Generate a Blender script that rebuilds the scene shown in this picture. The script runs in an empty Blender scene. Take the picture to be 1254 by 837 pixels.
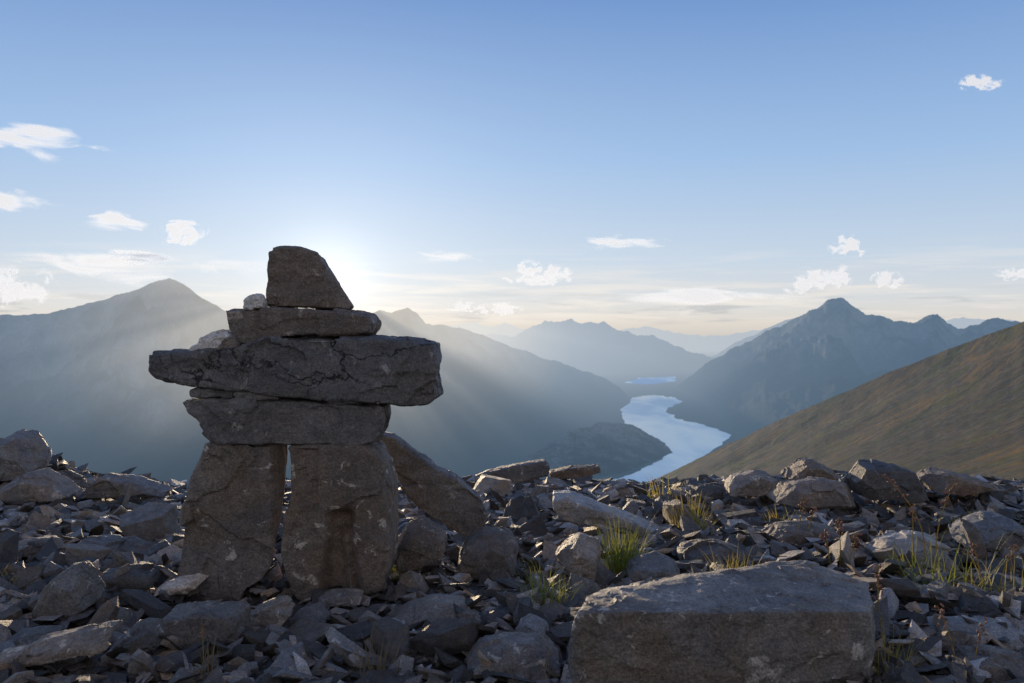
import bpy, bmesh, math, random
import numpy as np
from mathutils import Vector, Matrix, noise, Euler
R = math.radians
scn = bpy.context.scene
C = scn.collection
scn.view_settings.view_transform = 'Standard'
scn.view_settings.look = 'None'
scn.view_settings.exposure = 0
# ---------------------------------------------------------------- camera
F = 975.0
CZ = 0.70
PITCH = math.atan(18.5 / F)
cam = bpy.data.objects.new('camera', bpy.data.cameras.new('camera'))
C.objects.link(cam)
cam.location = (0, 0, CZ)
cam.rotation_euler = (R(90) - PITCH, 0, 0)
cam.data.sensor_width = 36
cam.data.lens = F / 1254 * 36
cam.data.clip_start = 0.05
cam.data.clip_end = 400000
cam.data.dof.use_dof = True
cam.data.dof.focus_distance = 2.3
cam.data.dof.aperture_fstop = 9
scn.camera = cam
fw = Vector((0, math.cos(PITCH), -math.sin(PITCH)))
up = Vector((0, math.sin(PITCH), math.cos(PITCH)))
def P(px, py, Y):
    d = fw + Vector((1, 0, 0)) * ((px - 627) / F) + up * ((418.5 - py) / F)
    d *= Y / d.y
    return Vector((d.x, d.y, d.z + CZ))
# ---------------------------------------------------------------- sun direction
AZ, EL = R(-13.0), R(3.3)
S = Vector((math.sin(AZ) * math.cos(EL), math.cos(AZ) * math.cos(EL), math.sin(EL)))
# ---------------------------------------------------------------- node helpers
class N:
    def __init__(s, tree):
        s.t = tree
        for n in list(tree.nodes): tree.nodes.remove(n)
    def n(s, typ, ins=None, **kw):
        nd = s.t.nodes.new(typ)
        for k, v in kw.items(): setattr(nd, k, v)
        for k, v in (ins or {}).items():
            so = nd.inputs[k]
            if isinstance(v, bpy.types.NodeSocket): s.t.links.new(v, so)
            else: so.default_value = v
        return nd
    def m(s, op, a, b=0.0, c=0.0, clamp=False):
        return s.n('ShaderNodeMath', {0: a, 1: b, 2: c}, operation=op, use_clamp=clamp).outputs[0]
    def vm(s, op, a, b=(0, 0, 0), out=0):
        return s.n('ShaderNodeVectorMath', {0: a, 1: b}, operation=op).outputs[out]
    def v3(s, a): return s.n('ShaderNodeCombineXYZ', {0: a, 1: a, 2: a}).outputs[0]
    def mix(s, f, a, b, blend='MIX'):
        nd = s.n('ShaderNodeMix', data_type='RGBA', blend_type=blend)
        for i, v in ((0, f), (6, a), (7, b)):
            if isinstance(v, bpy.types.NodeSocket): s.t.links.new(v, nd.inputs[i])
            else: nd.inputs[i].default_value = v
        return nd.outputs[2]
    def ramp(s, f, stops, interp='LINEAR'):
        nd = s.n('ShaderNodeValToRGB', {0: f})
        cr = nd.color_ramp; cr.interpolation = interp
        while len(cr.elements) < len(stops): cr.elements.new(0.5)
        for e, (p, c) in zip(cr.elements, stops):
            e.position = p
            e.color = c if len(c) == 4 else (*c, 1)
        return nd.outputs[0]
    def mr(s, v, a, b, c=0.0, d=1.0, smooth=False):
        return s.n('ShaderNodeMapRange', {0: v, 1: a, 2: b, 3: c, 4: d}, interpolation_type='SMOOTHSTEP' if smooth else 'LINEAR').outputs[0]
    def noise(s, vec, scale, detail=4, rough=0.55, dist=0.0):
        return s.n('ShaderNodeTexNoise', {'Vector': vec, 'Scale': scale, 'Detail': detail, 'Roughness': rough, 'Distortion': dist}).outputs[0]
def c4(r, g, b): return (r, g, b, 1)
def newmat(name):
    m = bpy.data.materials.new(name); m.use_nodes = True
    return m, N(m.node_tree)
# ---------------------------------------------------------------- world sky
W = bpy.data.worlds.new('World'); scn.world = W; W.use_nodes = True
g = N(W.node_tree)
tc = g.n('ShaderNodeTexCoord').outputs['Generated']
dirn = g.vm('NORMALIZE', tc)
sep = g.n('ShaderNodeSeparateXYZ', {0: dirn})
z = sep.outputs[2]
zr = g.mr(z, -0.1, 0.9)
def zp(v): return (v + 0.1)
base = g.ramp(zr, [(0.0, (.16, .17, .19)), (zp(-.03), (.45, .46, .46)), (zp(0.005), (.70, .66, .61)), (zp(.03), (.66, .68, .70)), (zp(.08), (.55, .65, .77)),
                   (zp(.2), (.34, .51, .77)), (zp(.38), (.15, .295, .60)), (zp(.7), (.08, .17, .42))])
cs = g.vm('DOT_PRODUCT', dirn, tuple(S), out=1)
csc = g.m('MAXIMUM', cs, 0.0)
back = g.mr(cs, .3, -.8, 0, .75, smooth=True)
base = g.mix(back, base, c4(.42, .39, .38))
g1 = g.m('MULTIPLY', g.m('POWER', csc, 700.0), .24)
g2 = g.m('MULTIPLY', g.m('POWER', csc, 70.0), 0.13)
g3 = g.m('MULTIPLY', g.m('POWER', csc, 12.0), 0.08)
gl = g.m('ADD', g1, g.m('ADD', g2, g3))
glow = g.vm('MULTIPLY', g.v3(gl), (1.0, .95, .86))
st = g.vm('MULTIPLY', dirn, (5.0, 5.0, 70.0))
sn = g.noise(st, 1.0, 7, .62, .3)
smask = g.m('MULTIPLY', g.mr(sn, .45, .66, smooth=True), g.m('MULTIPLY', g.mr(z, 0.0, .02), g.mr(z, .10, .03)))
base = g.mix(g.m('MULTIPLY', smask, .8), base, c4(.87, .81, .75))
st2 = g.vm('ADD', g.vm('MULTIPLY', dirn, (9.0, 9.0, 110.0)), (7.0, 3.0, 1.0))
sn2 = g.noise(st2, 1.0, 6, .6, .3)
sm2 = g.m('MULTIPLY', g.mr(sn2, .52, .66, smooth=True), g.m('MULTIPLY', g.mr(z, -.002, .01), g.mr(z, .05, .02)))
base = g.mix(g.m('MULTIPLY', sm2, .6), base, c4(.42, .44, .48))
tot = g.vm('ADD', base, glow)
bg1 = g.n('ShaderNodeBackground', {0: tot, 1: 1.0}).outputs[0]
sky = g.n('ShaderNodeTexSky', sky_type='NISHITA', sun_disc=False, sun_elevation=EL, sun_rotation=AZ, altitude=2400, air_density=1.0, dust_density=.6)
bg2 = g.n('ShaderNodeBackground', {0: sky.outputs[0], 1: 0.004}).outputs[0]
g.n('ShaderNodeOutputWorld', {0: g.n('ShaderNodeAddShader', {0: bg1, 1: bg2}).outputs[0]})
sun = bpy.data.objects.new('sun', bpy.data.lights.new('sun', 'SUN'))
C.objects.link(sun)
sun.data.energy = 5; sun.data.angle = R(.5); sun.data.color = (1, .77, .50)
sun.rotation_euler = S.to_track_quat('Z', 'Y').to_euler()
sun.location = (-5, 20, 8)
# ---------------------------------------------------------------- haze as position-based emission on far surfaces, with painted sun shafts and ridge shade
def painted_haze(g, shader, amount=1.0):
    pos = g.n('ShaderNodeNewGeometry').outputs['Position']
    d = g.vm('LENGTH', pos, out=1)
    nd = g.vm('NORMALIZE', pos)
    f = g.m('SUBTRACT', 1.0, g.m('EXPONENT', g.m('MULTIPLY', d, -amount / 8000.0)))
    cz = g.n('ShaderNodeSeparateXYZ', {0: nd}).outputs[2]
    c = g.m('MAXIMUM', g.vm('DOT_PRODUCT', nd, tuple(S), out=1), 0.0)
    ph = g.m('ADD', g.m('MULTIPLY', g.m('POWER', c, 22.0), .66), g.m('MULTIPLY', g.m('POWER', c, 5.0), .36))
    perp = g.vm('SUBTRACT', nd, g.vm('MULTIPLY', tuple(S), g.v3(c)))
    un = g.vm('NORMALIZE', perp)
    sh = g.mr(g.noise(un, 2.5, 3, .5), .32, .68, .60, 1.38, smooth=True)  # sun shafts painted as noise streaks radiating from the sun direction
    lowf = g.mr(cz, -.19, -.005, .16, 1.0, smooth=True)  # ridge shade painted in: glow drops at low view angles
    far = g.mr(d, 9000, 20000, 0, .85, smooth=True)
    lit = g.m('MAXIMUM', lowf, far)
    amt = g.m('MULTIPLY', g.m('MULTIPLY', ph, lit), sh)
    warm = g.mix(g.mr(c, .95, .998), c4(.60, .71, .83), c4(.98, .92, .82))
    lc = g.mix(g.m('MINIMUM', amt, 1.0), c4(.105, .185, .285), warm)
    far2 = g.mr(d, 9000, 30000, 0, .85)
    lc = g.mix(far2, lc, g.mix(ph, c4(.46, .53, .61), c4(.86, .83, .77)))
    em = g.n('ShaderNodeEmission', {0: lc, 1: 1.0}).outputs[0]  # sunlit air put into the surface colour as emission
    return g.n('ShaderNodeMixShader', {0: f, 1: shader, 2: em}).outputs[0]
def bump(g, h, strength, dist, normal=None):
    i = {'Strength': strength, 'Distance': dist, 'Height': h}
    if normal is not None: i['Normal'] = normal
    return g.n('ShaderNodeBump', i).outputs[0]
def out(g, s): g.n('ShaderNodeOutputMaterial', {0: s})
# rock material
def rock_mat(name, dark, light, brown=.35, lichen=.5, crack=0.0, tone_src='random', scale=1.0, tone=(.6, 1.5), bed=.3):
    m, g = newmat(name)
    oc = g.n('ShaderNodeTexCoord').outputs['Object']
    oi = g.n('ShaderNodeObjectInfo').outputs['Random']
    if tone_src == 'attr':
        oi = g.n('ShaderNodeAttribute', attribute_name='tone').outputs['Fac']
    off = g.n('ShaderNodeCombineXYZ', {0: g.m('MULTIPLY', oi, 37.0), 1: g.m('MULTIPLY', oi, 11.0), 2: 0.0}).outputs[0]
    v = g.vm('ADD', oc, off)
    n1 = g.noise(v, 7 * scale, 8, .62, .4)
    n2 = g.noise(v, 34 * scale, 6, .7)
    n3 = g.noise(v, 190 * scale, 3, .7)
    col = g.mix(g.mr(n1, .3, .7), dark, light)
    col = g.mix(g.m('MULTIPLY', g.mr(g.noise(v, 4.3 * scale, 5, .6, .6), .45, .65), brown), col, c4(.26, .175, .10))
    col = g.mix(g.mr(n2, .42, .75, 0, .6), col, c4(.05, .048, .047))
    lm = g.m('MULTIPLY', g.mr(g.noise(v, 19 * scale, 5, .7, .5), .60, .66), lichen)
    col = g.mix(lm, col, c4(.58, .56, .52))
    t = g.mr(g.m('POWER', oi, 2.4), 0, 1, tone[0], tone[1])
    col = g.vm('MULTIPLY', col, g.v3(t))
    hue = g.m('FRACT', g.m('MULTIPLY', oi, 17.3))
    col = g.mix(g.mr(hue, .3, 1, 0, .7), col, g.vm('MULTIPLY', col, (1.28, 1.0, .74)))
    spk = g.mr(n3, .35, .65, .65, 1.35)
    col = g.vm('MULTIPLY', col, g.v3(spk))
    b = bump(g, n2, .75, .022)
    b = bump(g, n3, .5, .005, b)
    sv = g.vm('MULTIPLY', v, (2.0, 2.0, 46.0))
    b = bump(g, g.noise(sv, 1.0 * scale, 4, .6, .3), bed, .01, b)
    if crack:
        wv = g.n('ShaderNodeVectorMath', {0: g.n('ShaderNodeTexNoise', {'Vector': v, 'Scale': 8.0, 'Detail': 6.0, 'Roughness': .65}).outputs[1], 'Scale': .22}, operation='SCALE').outputs[0]
        dv = g.vm('ADD', g.vm('MULTIPLY', v, (.8, 1, 1.9)), wv)
        e = g.n('ShaderNodeTexVoronoi', {'Vector': dv, 'Scale': 5.0}, feature='DISTANCE_TO_EDGE').outputs[0]
        k = g.mr(e, 0.0, g.mr(n1, .3, .7, .006, .032))
        gate = g.mr(g.noise(v, 5, 2), .42, .52)
        k = g.m('MAXIMUM', k, g.m('SUBTRACT', 1.0, gate))
        col = g.mix(g.m('MULTIPLY', g.m('SUBTRACT', 1.0, k), crack), col, c4(.015, .013, .012))
        b = bump(g, k, .9, .015, b)
    bs = g.n('ShaderNodeBsdfPrincipled', {'Base Color': col, 'Roughness': .64, 'Specular IOR Level': .5, 'Normal': b})
    out(g, bs.outputs[0])
    return m
M_statue = rock_mat('dark_limestone', c4(.10, .096, .098), c4(.24, .228, .222), .25, .55, tone=(.95, 1.1), bed=.15)
M_crack = rock_mat('cracked_limestone', c4(.10, .096, .098), c4(.235, .225, .22), .2, .5, .95, tone=(.95, 1.1), bed=.12)
M_leg = rock_mat('brown_limestone', c4(.115, .107, .103), c4(.28, .255, .235), .45, .9, 0, tone=(.9, 1.15), bed=.05)
M_rock = rock_mat('scree_rock', c4(.10, .10, .105), c4(.26, .252, .248), .42, .45, 0, 'random', 1.3, tone=(.6, 2.5))
M_pale = rock_mat('pale_quartz_rock', c4(.74, .68, .62), c4(.93, .88, .82), .12, .4, 0, 'random', 1.3, tone=(1, 1.1))
M_slab = rock_mat('big_slab_rock', c4(.135, .128, .125), c4(.34, .325, .31), .5, .8, 0, 'random', 1.0, tone=(.85, 1.25), bed=.15)
M_rubble = rock_mat('rubble_rock', c4(.09, .088, .092), c4(.24, .232, .228), .5, .35, 0, 'attr', 1.6, tone=(.4, 3.1))
# ---------------------------------------------------------------- object helpers
def tag(o, label=None, cat=None, group=None, kind=None):
    if label: o['label'] = label
    if cat: o['category'] = cat
    if group: o['group'] = group
    if kind: o['kind'] = kind
    return o
def link(name, me, mat, parent=None, loc=None):
    o = bpy.data.objects.new(name, me); C.objects.link(o)
    if mat and not me.materials: me.materials.append(mat)
    if parent is not None: o.parent = parent
    if loc is not None: o.location = loc
    return o
def grid_mesh(name, V, nu, nv):
    me = bpy.data.meshes.new(name)
    idx = np.arange(nu * nv).reshape(nu, nv)
    a = idx[:-1, :-1].ravel(); b = idx[1:, :-1].ravel(); c = idx[1:, 1:].ravel(); d = idx[:-1, 1:].ravel()
    me.from_pydata([tuple(v) for v in V], [], np.stack([a, b, c, d], 1).tolist())
    me.polygons.foreach_set('use_smooth', [True] * len(me.polygons))
    me.update()
    return me
# ---------------------------------------------------------------- near ridge ground
def gz0(x, y):
    if y < 2.1: zz = 0.0
    elif y < 4.6: zz = -.105 * (y - 2.1)
    else: zz = -.2625 - .16 * (y - 4.6) - .45 * max(0, y - 5.1)
    zz -= .038 * math.exp(-((x + .55) / .38) ** 4 - ((y - 2.0) / .22) ** 2)
    zz += .28 * math.exp(-((x + 3.0) / .45) ** 2 - ((y - 4.35) / .7) ** 2)
    zz += .10 * math.exp(-((x - 2.0) / .8) ** 2 - ((y - 4.2) / .6) ** 2)
    return max(zz, -905)
def gz(x, y):
    zz = gz0(x, y)
    if y < 8: zz += .030 * noise.noise(Vector((x * 1.6, y * 1.6, 3))) * min(1, abs(y - 2.05) * 2 + abs(x + .55)) + .012 * noise.noise(Vector((x * 7, y * 7, 1)))
    else: zz += min(25, (y - 8) * .05) * noise.noise(Vector((x / (20 + y * .1), y / (20 + y * .1), 5)))
    return zz
def groundY(px, py):
    Y = 1.2
    while Y < 5.0:
        p = P(px, py, Y)
        if p.z <= gz0(p.x, p.y): return Y
        Y += .01
    return 4.7
ys = [-3 + i * .12 for i in range(25)] + [i * .045 for i in range(0, 140)]
y = ys[-1]
while y < 2300:
    y *= 1.06; ys.append(y)
nu = 240
V = []
for i in range(nu):
    s = -1 + 2 * i / (nu - 1)
    for y in ys:
        w = 5.5 if y < 3 else 5.5 + (y - 3) * .9
        x = s * w
        V.append((x, y, gz(x, y)))
def ground_mat():
    m, g = newmat('ridge_soil')
    pos = g.n('ShaderNodeNewGeometry').outputs['Position']
    n1 = g.noise(pos, 6, 8, .65)
    n2 = g.noise(pos, 60, 5, .7)
    col = g.mix(n1, c4(.04, .036, .033), c4(.12, .11, .10))
    b = bump(g, n2, .9, .02)
    bs = g.n('ShaderNodeBsdfPrincipled', {'Base Color': col, 'Roughness': .9, 'Normal': b})
    out(g, painted_haze(g, bs.outputs[0])); return m
tag(link('ground', grid_mesh('ground', V, nu, len(ys)), ground_mat()), kind='structure')
# ---------------------------------------------------------------- mountains
FLOOR = -905.0
def mountain_mat(name, rockc, forest, tree_lo=-500, tree_hi=-150, hz=1.0, sc=1.0):
    m, g = newmat(name)
    geo = g.n('ShaderNodeNewGeometry'); pos = geo.outputs['Position']
    zz = g.n('ShaderNodeSeparateXYZ', {0: pos}).outputs[2]
    gp = g.vm('MULTIPLY', pos, (1, .5, .45))
    n1 = g.noise(pos, .0022 * sc, 8, .6); n2 = g.noise(gp, .012 * sc, 8, .72); n4 = g.noise(gp, .0045 * sc, 6, .6, .8)
    h = g.m('ADD', zz, g.m('MULTIPLY', g.m('SUBTRACT', n1, .5), 900.0))
    f = g.mr(h, tree_lo, tree_hi, smooth=True)
    rc = g.mix(g.mr(n2, .35, .65), tuple(c * .3 for c in rockc[:3]) + (1,), rockc)
    rc = g.mix(g.mr(n4, .52, .58, 0, .75), rc, c4(.03, .045, .03))
    fc = g.mix(g.mr(n2, .3, .7), forest, tuple(c * 2.6 for c in forest[:3]) + (1,))
    b = bump(g, n2, 1.0, 120.0 / sc)
    bs = g.n('ShaderNodeBsdfPrincipled', {'Base Color': g.mix(f, fc, rc), 'Roughness': .95, 'Specular IOR Level': .1, 'Normal': b})
    out(g, painted_haze(g, bs.outputs[0], hz)); return m
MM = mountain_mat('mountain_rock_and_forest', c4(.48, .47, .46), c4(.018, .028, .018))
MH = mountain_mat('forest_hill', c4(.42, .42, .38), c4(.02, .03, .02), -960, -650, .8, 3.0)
def lerp_pts(pts, px):
    for a, b in zip(pts[:-1], pts[1:]):
        if a[0] <= px <= b[0]:
            t = (px - a[0]) / (b[0] - a[0])
            return [a[k] * (1 - t) + b[k] * t for k in range(1, len(a))]
    return list((pts[0] if px < pts[0][0] else pts[-1])[1:])
def mountain(name, pts, mat, seed, nu=420, nv=110, jag=2.2, amp=.2, rscale=900.):
    V = []
    x0, x1 = pts[0][0], pts[-1][0]
    nb = 24
    for i in range(nu):
        px = x0 + (x1 - x0) * i / (nu - 1)
        py, D, fy = lerp_pts(pts, px)
        e = min(1, min(i, nu - 1 - i) / 25)
        py -= jag * e * (noise.fractal(Vector((px * .055, seed, 0)), .8, 2.1, 7)) + .6 * jag * e * abs(noise.noise(Vector((px * .021, seed + 4, 0))))
        Rg = P(px, py, D)
        Rg.z = max(Rg.z, FLOOR + 2)
        Df = min((0 - FLOOR) / ((fy - 400) / F), D - 60)
        Ft = P(px, 400, Df); Ft.z = FLOOR - 6
        H = Rg.z - FLOOR
        Bk = P(px, 400, D + max(300, H * 1.6)); Bk.z = FLOOR - 6
        for j in range(nb, 0, -1):
            t = j / nb
            q = Rg.lerp(Bk, t)
            q.z = Rg.z + (Bk.z - Rg.z) * t
            V.append(q)
        for j in range(nv):
            t = j / (nv - 1)
            q = Rg.lerp(Ft, t)
            pr = t ** .85
            q.z = Rg.z * (1 - pr) + Ft.z * pr
            rm = noise.ridged_multi_fractal(Vector((q.x / rscale + seed, q.y / rscale * .4, seed * 1.7)), .85, 2.1, 7, 1.0, 2.0)
            q.z += (rm - 1.1) * H * amp * min(1, t * 7) * (1 - t) ** .6
            if t > .02: q.z = min(q.z, CZ + (Rg.z - CZ) / D * q.y - H * .004) if q.z / q.y > Rg.z / D else q.z
            V.append(q)
    o = link(name, grid_mesh(name, V, nu, nb + nv), mat)
    tag(o, kind='structure'); return o
mountain('mountain', [(-330, 425, 5200, 740), (-150, 400, 5200, 740), (-60, 392, 5200, 740), (0, 388, 5200, 735), (60, 384, 5200, 730), (110, 371, 5200, 730), (160, 358, 5200, 730),
                      (190, 345, 5200, 730), (207, 340, 5200, 730), (222, 346, 5200, 730), (245, 363, 5200, 730), (275, 381, 5200, 730), (330, 398, 5200, 720), (400, 425, 5200, 700),
                      (500, 500, 5200, 690), (620, 600, 4300, 660)], MM, 1.3, amp=.3, rscale=700.)
mountain('mountain', [(300, 400, 7000, 660), (380, 394, 7000, 650), (440, 388, 7000, 640), (465, 381, 7100, 640), (480, 383, 7200, 640), (498, 377, 7200, 640), (512, 385, 7200, 635), (522, 398, 7300, 630),
                      (545, 398, 7600, 620), (562, 402, 7700, 615), (590, 411, 8000, 600), (640, 430, 8500, 575), (700, 450, 9300, 545), (735, 461, 10000, 520), (758, 474, 9900, 505), (772, 488, 9700, 497)], MM, 4.1, jag=2.2)
mountain('mountain', [(560, 412, 17500, 459), (600, 410, 17500, 459), (625, 412, 17500, 459), (650, 402, 17000, 459), (668, 393, 17000, 459), (685, 395, 17000, 459), (700, 391, 17000, 459), (715, 398, 17000, 458),
                      (738, 396, 17000, 458), (755, 403, 17000, 458), (780, 412, 17000, 457), (800, 411, 17500, 456), (825, 424, 17500, 456), (850, 432, 17500, 455), (890, 441, 18000, 455), (960, 446, 18000, 455)], MM, 8.8, jag=3.2, nv=60, rscale=1500.)
mountain('mountain', [(830, 473, 11600, 477), (838, 466, 11600, 480), (852, 455, 11600, 486), (872, 442, 11400, 500), (900, 426, 10800, 528), (950, 402, 10000, 545), (985, 386, 9600, 555), (1003, 375, 9500, 560), (1012, 368, 9400, 560), (1034, 367, 9400, 562), (1044, 376, 9400, 565), (1060, 386, 9400, 570),
                      (1100, 392, 9300, 575), (1118, 397, 9200, 580), (1135, 387, 9100, 580), (1148, 385, 9000, 580), (1160, 398, 9000, 585), (1180, 402, 8800, 590), (1200, 396, 8600, 595), (1218, 389, 8500, 600), (1250, 395, 8400, 600), (1330, 402, 8200, 600), (1450, 420, 8200, 600)], MM, 12.2, jag=3.6, amp=.34, rscale=800.)
mountain('mountain', [(430, 404, 30000, 426), (560, 399, 30000, 426), (578, 394, 30000, 426), (600, 401, 30000, 426), (618, 396, 30000, 426), (640, 404, 30000, 426), (700, 407, 30000, 426), (760, 404, 30000, 426), (792, 400, 30000, 426), (830, 409, 30000, 426),
                      (880, 412, 30000, 426), (905, 408, 30000, 426), (950, 402, 30000, 426), (1010, 399, 30000, 426), (1100, 399, 30000, 426), (1180, 390, 30000, 426), (1260, 394, 30000, 426), (1400, 402, 30000, 426)], MM, 15.1, jag=2.8, nv=30, rscale=3000.)
mountain('mountain', [(850, 444, 21000, 447), (880, 434, 21000, 447), (905, 420, 21000, 447), (935, 404, 21000, 447), (962, 392, 21000, 447), (980, 388, 21000, 447), (1020, 396, 21000, 447), (1100, 410, 21000, 447)], MM, 17.4, jag=2.0, nv=40, rscale=2000.)
mountain('hill', [(590, 600, 4600, 604), (640, 566, 5100, 600), (672, 543, 5500, 597), (700, 527, 5700, 592), (730, 520, 5900, 587), (757, 517, 6000, 582), (785, 525, 6000, 574), (805, 538, 5950, 565), (822, 552, 5760, 557)], MH, 21.0, nu=220, nv=60, jag=2.8, amp=.3, rscale=350.)
# valley floor
def floor_mat():
    m, g = newmat('valley_forest')
    pos = g.n('ShaderNodeNewGeometry').outputs['Position']
    n1 = g.noise(pos, .002, 8, .65)
    col = g.mix(g.mr(n1, .35, .7), c4(.016, .026, .018), c4(.06, .065, .04))
    bs = g.n('ShaderNodeBsdfPrincipled', {'Base Color': col, 'Roughness': .95, 'Specular IOR Level': .1, 'Normal': bump(g, g.noise(pos, .02, 5, .7), .6, 30.)})
    out(g, painted_haze(g, bs.outputs[0])); return m
V = []
xs = np.linspace(-60000, 60000, 61); yy = np.concatenate([np.linspace(700, 20000, 60), np.linspace(22000, 48000, 14)])
for x in xs:
    for y in yy: V.append((x, y, FLOOR))
tag(link('valley', grid_mesh('valley', V, 61, 74), floor_mat()), kind='structure')
# lake: at this low angle the wave faces turned to the viewer dominate, hence the small mean slope of the normal
def lake_mat(name, r0, r1, hz, gloss, dcol, slope):
    m, g = newmat(name)
    pos = g.n('ShaderNodeNewGeometry').outputs['Position']
    nn = g.noise(g.vm('MULTIPLY', pos, (1, .35, 1)), .0016, 4, .55, .5)
    sl = g.mr(nn, .36, .64, -slope * .35, -slope * 1.9, smooth=True)
    nrm = g.vm('NORMALIZE', g.n('ShaderNodeCombineXYZ', {0: 0.0, 1: sl, 2: 1.0}).outputs[0])
    fr = g.mr(nn, .40, .62, r0, r1, smooth=True)
    bs = g.n('ShaderNodeBsdfGlossy', {'Color': c4(.98, .95, .90), 'Roughness': fr, 'Normal': nrm}).outputs[0]
    di = g.n('ShaderNodeBsdfDiffuse', {'Color': dcol}).outputs[0]
    out(g, painted_haze(g, g.n('ShaderNodeMixShader', {0: gloss, 1: di, 2: bs}).outputs[0], hz)); return m
def lake(pts, mat):
    q = []
    n = len(pts)
    for i in range(n):
        a, b = pts[i], pts[(i + 1) % n]
        for k in range(10):
            t = k / 10
            px = a[0] + (b[0] - a[0]) * t; py = a[1] + (b[1] - a[1]) * t
            py += noise.fractal(Vector((px * .16, py * .16, 2)), .6, 2, 5) * 1.3 * (0 if k == 0 or py < 480 else 1)
            px += noise.fractal(Vector((px * .14, py * .14, 9)), .6, 2, 5) * 5
            D = -(FLOOR + 8) / ((py - 400) / F)
            p = P(px, 400, D); q.append((p.x, p.y, FLOOR + 8))
    me = bpy.data.meshes.new('lake')
    me.from_pydata(q, [], [list(range(len(q)))])
    bm = bmesh.new(); bm.from_mesh(me); bmesh.ops.triangulate(bm, faces=bm.faces[:])
    for f in bm.faces:
        f.normal_update()
        if f.normal.z < 0: f.normal_flip()
    bm.to_mesh(me); bm.free()
    tag(link('lake', me, mat), kind='structure')
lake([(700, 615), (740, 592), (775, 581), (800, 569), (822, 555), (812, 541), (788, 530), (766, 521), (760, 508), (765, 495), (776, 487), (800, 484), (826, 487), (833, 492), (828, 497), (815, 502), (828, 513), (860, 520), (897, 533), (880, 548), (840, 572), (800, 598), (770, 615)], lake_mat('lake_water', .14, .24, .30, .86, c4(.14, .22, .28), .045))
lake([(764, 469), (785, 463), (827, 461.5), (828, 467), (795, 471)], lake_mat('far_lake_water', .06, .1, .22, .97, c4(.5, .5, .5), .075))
# near right hillside
def hill_mat():
    m, g = newmat('alpine_tundra')
    pos = g.n('ShaderNodeNewGeometry').outputs['Position']
    rot = g.n('ShaderNodeMapping', {0: pos, 2: (0, 0, R(14)), 3: (.38, 1, .4)}).outputs[0]
    n0 = g.noise(rot, .012, 6, .6, .4)
    n1 = g.noise(rot, .028, 9, .70, .6)
    n2 = g.noise(rot, .13, 9, .78)
    n3 = g.noise(pos, .5, 6, .75)
    col = g.ramp(n1, [(.38, (.08, .10, .025)), (.44, (.24, .21, .045)), (.485, (.13, .12, .10)), (.53, (.36, .22, .045)), (.57, (.15, .135, .105)), (.64, (.13, .14, .035))])
    col = g.mix(g.mr(n2, .42, .54, .85, 0), col, c4(.07, .07, .06))
    col = g.mix(g.mr(n0, .44, .56, .55, 0), col, c4(.075, .078, .06))
    col = g.mix(g.mr(g.noise(rot, .4, 7, .8), .51, .60, 0, .85), col, c4(.21, .20, .185))
    b = bump(g, n3, 1.0, 2.5); b = bump(g, n2, .7, 5.0, b)
    bs = g.n('ShaderNodeBsdfPrincipled', {'Base Color': col, 'Roughness': .95, 'Specular IOR Level': .1, 'Normal': b})
    out(g, painted_haze(g, bs.outputs[0], 1.6)); return m
rp = [(700, 632, 1050), (780, 599, 980), (830, 575, 900), (890, 546, 850), (950, 517, 800), (1020, 487, 740), (1100, 452, 680), (1180, 421, 620), (1254, 394, 560), (1340, 368, 520), (1500, 330, 480)]
V = []; nu = 300; nv = 160; nb = 16
for i in range(nu):
    px = 700 + 800 * i / (nu - 1)
    py, D = lerp_pts(rp, px)
    py -= 1.8 * noise.fractal(Vector((px * .03, 5, 5)), .8, 2, 6)
    kr = (py - 400) / F
    for j in range(nb, 0, -1):
        d = D + 30 * j; p = P(px, 400, d); p.z = CZ - kr * d - 1.2 * j * j; V.append(p)
    for j in range(nv):
        t = j / (nv - 1)
        d = D * (1 - t) + 50 * t
        k = kr + (max(.30, kr + .1) - kr) * t ** .9
        p = P(px, 400, d); p.z = CZ - k * d
        p.z += .009 * d * (noise.fractal(Vector((p.x / 90, p.y / 90, 3)), .9, 2, 7)) * min(1, t * 10) * (1 - t)
        V.append(p)
tag(link('hillside', grid_mesh('hillside', V, nu, nv + nb), hill_mat()), kind='structure')
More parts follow.
